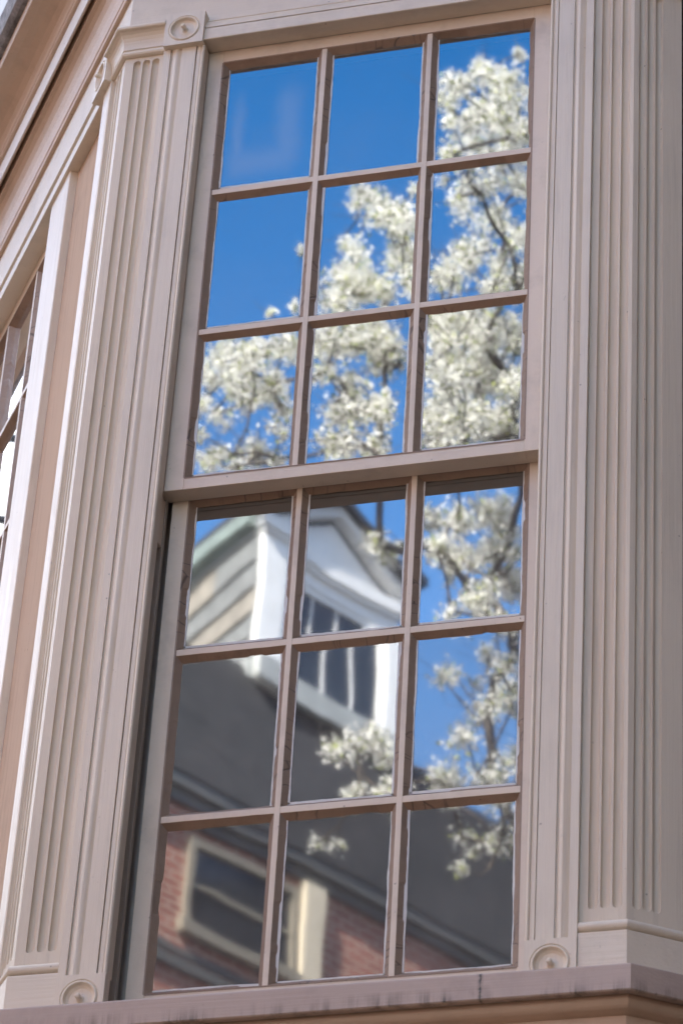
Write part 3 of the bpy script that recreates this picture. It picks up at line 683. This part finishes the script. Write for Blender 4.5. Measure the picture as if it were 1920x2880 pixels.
P = [dp(a0, -.0, DZ1 + .13), dp(a1, -.0, DZ1 + .13), dp(am, -.0, DPK - .05)]; Q = [dp(a0, .035, DZ1 + .13), dp(a1, .035, DZ1 + .13), dp(am, .035, DPK - .05)]
mb.add(P + Q, [(3,4,5),(2,1,0),(0,1,4,3),(1,2,5,4),(2,0,3,5)]); mb.build('pediment', M_WHITE, dm)
mb = MB()
for s, ae in ((1, a1 + .16), (-1, a0 - .16)):
    for (d0, d1, b0, b1) in ((0, .10, .03, .16),):
        zE = DZ1 + .10
        P = [dp(ae, b0, zE), dp(ae, b1, zE), dp(am, b1, DPK), dp(am, b0, DPK), dp(ae, b0, zE + d1), dp(ae, b1, zE + d1), dp(am, b1, DPK + d1), dp(am, b0, DPK + d1)]
        mb.hexa(P)
mb.build('rake_board', M_WHITE, dm)
mb = MB()
back = [cp(2.7, .1, 0), dp(a1 - .1, -2.4, 0)]
zE = DZ1 + .17
rb = ((Vector(back[0]) + Vector(back[1])) / 2)
r0, r1, r2 = dp(a0 - .2, .24, zE), dp(am, .24, DPK + .10), dp(a1 + .2, .24, zE)
k0, k1, k2 = (back[0][0], back[0][1], zE), (rb.x, rb.y, DPK + .10), (back[1][0], back[1][1], zE)
T = .09
def up_(p): return (p[0], p[1], p[2] + T)
mb.hexa([r0, r1, k1, k0, up_(r0), up_(r1), up_(k1), up_(k0)]); mb.hexa([r1, r2, k2, k1, up_(r1), up_(r2), up_(k2), up_(k1)])
mb.build('roof', M_SLATE, dm)
# cheek: slate courses and copper eave
mb = MB(); M_CHK = simple('grey_cheek_slate', (.17, .175, .172), .7, 7, .3, .004); M_CHK2 = simple('tan_cheek_slate', (.24, .215, .18), .7, 7, .3, .004)
zc = DZ0 - .3; i = 0
while zc < DZ1 - .05:
    s0 = .0
    while s0 < 2.6:
        L = random.uniform(.5, .9); s1 = min(2.6, s0 + L); z1 = zc + .275
        P = [cp(s0 + .004, .002, zc), cp(s0 + .004, .045, zc), cp(s1 - .004, .045, zc), cp(s1 - .004, .002, zc), cp(s0 + .004, .002, z1), cp(s0 + .004, .012, z1), cp(s1 - .004, .012, z1), cp(s1 - .004, .002, z1)]
        mb.hexa(P, 1 if random.random() < .3 else 0); s0 = s1
    zc += .26; i += 1
mb.build('cheek', [M_CHK, M_CHK2], dm)
mb = MB(); hbox(mb, a0 - .03, a1 + .05, DB + .002, DB + .10, 8.22, 8.42); P = [cp(-.02, .002, 8.22), cp(-.02, .09, 8.22), cp(2.6, .09, 8.22), cp(2.6, .002, 8.22), cp(-.02, .002, 8.40), cp(-.02, .09, 8.36), cp(2.6, .09, 8.36), cp(2.6, .002, 8.40)]; mb.hexa(P); mb.build('base_flashing', M_FLASH, dm)
mb = MB(); P = [cp(-.02, 0, DZ1 - .02), cp(-.02, .14, DZ1 + .02), cp(2.6, .14, DZ1 + .02), cp(2.6, 0, DZ1 - .02), cp(-.02, 0, DZ1 + .16), cp(-.02, .16, DZ1 + .14), cp(2.6, .16, DZ1 + .14), cp(2.6, 0, DZ1 + .16)]; mb.hexa(P); mb.build('eave', M_COPPER, dm)
wd = MB(); dbox(wd, a0 + .27, a0 + .34, .002, .04, DZ0, 9.62); dbox(wd, a1 - .34, a1 - .27, .002, .04, DZ0, 9.62); dbox(wd, a0 + .34, a1 - .34, .002, .038, 9.55, 9.62)
for k in (1, 2): x = a0 + .34 + (a1 - a0 - .68) * k / 3; dbox(wd, x - .011, x + .011, .004, .020, DZ0, 9.55)
pass
wf = wd.build('window', M_WHITE, dm)
mb = MB(); dbox(mb, a0 + .34, a1 - .34, .003, .011, DZ0, 9.55); mb.build('glass', M_DGL, wf)

for k, (za, zb_) in enumerate(((6.2, 6.6), (6.9, 7.1), (7.9, 7.6), (8.4, 8.8))):
    mb = MB(); mb.tube([(-19 + 16 * q / 14, -4 + 20 * q / 14, za + (zb_ - za) * q / 14 - .5 * math.sin(math.pi * q / 14)) for q in range(15)], .035, 6)
    tag(mb.build('utility_cable', M_WIRE), ('lowest', 'second lowest', 'second highest', 'highest')[k] + ' black utility cable mirrored in the side window', 'cable', 'utility cables over the side street')
# ---------------------------------------------------------------- blossoming tree
M_BL, t, b = mat('white_blossom'); n1 = noisetex(t, 9, (1, 1, 1), 4, .6)
t.links.new(mixc(t, ramp(t, n1, [(.35, 0), (.7, 1)]), (.86, .85, .78), (.95, .95, .91)), b.inputs['Base Color']); b.inputs['Roughness'].default_value = .7
b.inputs['Transmission Weight'].default_value = 0
tl = N(t, 'ShaderNodeBsdfTranslucent'); tl.inputs['Color'].default_value = (.88, .88, .82, 1); mx = N(t, 'ShaderNodeMixShader'); mx.inputs[0].default_value = .35
t.links.new(b.outputs[0], mx.inputs[1]); t.links.new(tl.outputs[0], mx.inputs[2]); t.links.new(mx.outputs[0], t.nodes['Material Output'].inputs[0])
M_LF = simple('young_leaf', (.30, .33, .09), .6, 8, .35)
tree = empty('blossoming_tree'); tag(tree, 'tall street tree covered in white blossom, mirrored in the window panes', 'tree')
DSP = 1920 / 1568
def virt(xd, yd, Y):
    x, y = xd * DSP, yd * DSP
    d = cr * ((x - 960) / F) + cu * (-(y - 1440) / F) - cb
    return CAM + d * ((Y - CAM.y) / d.y)
def proj(p):
    v = p - CAM; a, b_, c = v.dot(cr), v.dot(cu), v.dot(cb)
    return ((960 + F * a / -c) / DSP, (1440 - F * b_ / -c) / DSP)
REG = [(1110,160,28,1),(1062,185,30,1),(1035,228,24,1),(1040,270,18,.7),(1135,150,22,1),(1205,110,18,.8),(1180,200,45,1.2),(1130,250,40,1.2),(1190,285,45,1.2),(1095,285,28,1),(1055,350,26,1),(1120,345,38,1.1),(1000,362,10,1),(1190,350,30,1),
 (815,462,30,1),(862,500,38,1),(905,520,34,1),(905,590,42,1),(800,585,28,1),(795,650,45,1.2),(755,690,32,1),(850,675,40,1),(932,440,18,.3),(930,660,30,.8),
 (1090,440,60,.35),(1180,430,40,.7),(1040,480,35,.4),(1050,585,34,1),(1130,640,45,1),(1010,640,34,1),(1180,560,40,.6),(1110,530,60,.4),(1190,640,40,.8),(1010,430,20,.5),
 (540,835,46,1),(600,830,40,1),(655,810,34,1),(482,870,28,1),(476,950,28,.9),(565,905,42,.9),(625,905,42,.9),(540,1065,28,.7),(470,1020,18,.5),(610,700,12,.5),(680,690,18,.5),(690,560,7,.5),(520,960,30,.3),(600,1040,34,.8),(650,1050,26,.6),(500,1070,30,.7),(460,1060,20,.6),(640,1000,24,.4),(650,960,30,.25),
 (760,790,40,1),(820,780,44,1.1),(885,775,42,1.1),(905,840,40,.9),(745,860,30,.7),(800,945,36,1),(885,945,38,1),(790,1015,36,1),(870,1030,30,1),(830,880,40,.4),
 (1020,760,45,1.2),(1100,750,55,1.3),(1180,760,45,1.2),(1030,850,50,1.3),(1120,850,60,1.4),(1190,880,40,1.2),(1010,940,40,1.2),(1080,960,50,1.3),(1160,970,50,1.3),(1010,1010,34,1.1),
 (860,1205,24,1),(900,1225,22,1),(930,1215,18,.9),(995,1185,26,1.1),(1060,1180,30,.9),(1140,1165,42,1.1),(1010,1245,28,1.1),(1065,1270,34,1.1),(1130,1255,38,1),(1170,1330,40,1.2),(1110,1355,36,1.2),(1040,1320,22,.6),(1180,1240,34,.8),(1040,1400,24,.5),(1150,1400,26,.8),
 (1100,1490,24,.9),(1000,1540,34,.5),(1150,1510,40,.5),(1080,1620,36,.6),(1150,1600,42,.7),(1020,1680,36,.5),(1000,1765,44,.8),(1100,1760,50,.8),(1170,1720,36,.6),(1070,1560,24,.5),
 (760,1685,38,.8),(820,1670,38,.8),(865,1705,28,.8),(788,1782,18,1),(840,1790,20,1),(762,1812,22,1),(885,1790,26,.8),
 (700,1880,26,.4),(740,1890,26,.3),(1050,1890,28,.5),(1100,1880,34,.5),(1150,1870,36,.5),(1040,1920,18,.5),(1020,1950,10,.5),(1160,1920,24,.3)]
cl = []
for xd, yd, rd, dn in REG:
    k = max(1, int(round(dn * (rd / 13.0) ** 2 * (1.25 if yd < 1430 else .8))))
    yc = random.uniform(6.6, 8.6)
    for _ in range(k):
        a = random.uniform(0, 2*math.pi); q = rd * math.sqrt(random.random()) * .85
        v = virt(xd + q*math.cos(a), yd + q*math.sin(a), yc + random.gauss(0, .35))
        cl.append((Vector(real(v)), min(.062, max(.035, rd / 26 * .05)) * random.uniform(.8, 1.2), dn))
# the rest of the crown, outside the mirrored view
FORK = Vector((2.3, -9.4, -1.2))
cc = Vector((1.9, -9.2, 3.8)); cnt = 0
while cnt < 420:
    p = cc + Vector((random.uniform(-3.2, 3.2), random.uniform(-2.6, 2.6), random.uniform(-4.3, 5.2)))
    q = p - cc
    if (q.x/3.2)**2 + (q.y/2.6)**2 + (q.z/5.2)**2 > 1: continue
    xd, yd = proj(Vector(real(p)))
    if xd < 1240: continue
    cl.append((p, random.uniform(.06, .11), 1)); cnt += 1
bl = MB(); lf_ = MB()
def flower(mb, p, s, mi=0):
    n = Vector((random.gauss(0, 1), random.gauss(0, 1), random.gauss(0, 1) + .3)).normalized()
    a = n.orthogonal().normalized(); b_ = n.cross(a); ph = random.uniform(0, 6.28)
    vs = [p - n * s * .15]
    for k in range(5):
        an = ph + k * 1.2566; d = a*math.cos(an) + b_*math.sin(an); e = a*math.cos(an+.62) + b_*math.sin(an+.62)
        vs += [p + d * s, p + e * s * .55 - n * s * .1]
    mb.add(vs, [(0, 1 + 2*k, 2 + 2*k) for k in range(5)] + [(0, 2 + 2*k, 1 + (2*k + 2) % 10) for k in range(5)], mi)
for i, (p, r_, dn) in enumerate(cl):
    big = i >= len(cl) - 420
    for _ in range(46 if not big else 12):
        v = Vector((random.gauss(0, 1), random.gauss(0, 1), random.gauss(0, 1))).normalized() * r_ * random.choice((random.uniform(.3, 1.1), random.uniform(.3, 1.2), random.uniform(.8, 1.7)))
        flower(bl, p + v, random.uniform(.010, .017) * (1 if not big else 1.7))
    for _ in range(12):
        v = Vector((random.gauss(0, 1), random.gauss(0, 1), random.gauss(0, 1))) * r_ * .5
        flower(lf_, p + v, random.uniform(.009, .016))
# branches: grow a tree through the cluster points
nodes = [(FORK, -1)]
for k in range(1, 7): nodes.append((FORK + Vector((-.25*k, .12*k, .85*k)) + Vector((random.uniform(-.1,.1),)*3), k - 1))
pts = sorted([c[0] for c in cl], key=lambda q: (q - FORK).length)
for p in pts:
    best = min(range(len(nodes)), key=lambda j: (nodes[j][0] - p).length + (.25 * max(0, nodes[j][0].z - p.z)) + .12 * (nodes[j][0] - FORK).length)
    q = nodes[best][0]
    d = p - q
    if d.length > .5:
        mpt = q + d * .5 + Vector((random.uniform(-.08, .08), random.uniform(-.08, .08), -.08 * d.length)); nodes.append((mpt, best)); best = len(nodes) - 1
    nodes.append((p, best))
wt = [0.0] * len(nodes)
for j in range(len(nodes) - 1, 0, -1):
    wt[j] += 1; wt[nodes[j][1]] += wt[j]
br = MB()
for j in range(1, len(nodes)):
    p, pa = nodes[j]; q = nodes[pa][0]
    r1 = .0036 * max(1, wt[j]) ** .30; r0 = .0036 * max(1, wt[pa]) ** .30
    r0 = min(r0, r1 * 1.6)
    mid = (p + q) / 2 + Vector((random.uniform(-1, 1), random.uniform(-1, 1), random.uniform(-1, 1))) * (p-q).length * .09
    br.tube([q, mid, p], [r0, (r0 + r1) / 2, r1], 5)
    for _ in range(random.choice((0, 1, 2))):
        e = p + Vector((random.gauss(0, 1), random.gauss(0, 1), random.gauss(0, 1) + .6)).normalized() * random.uniform(.08, .26); m_ = (p + e) / 2 + Vector((0, 0, -.015))
        br.tube([p, m_, e], [.0028, .002, .0012], 4)
br.build('branch', M_BARK, tree); bl.build('blossom', M_BL, tree); lf_.build('leaf', M_LF, tree)
mb = MB(); mb.tube([(2.6, -9.7, ZG - .1), (2.55, -9.65, ZG + 1), (2.45, -9.5, -4.5), tuple(FORK)], [.19, .14, .115, .09], 12); mb.build('trunk', M_BARK, tree, smooth=True)
print('clusters', len(cl), 'faces', len(bl.f))
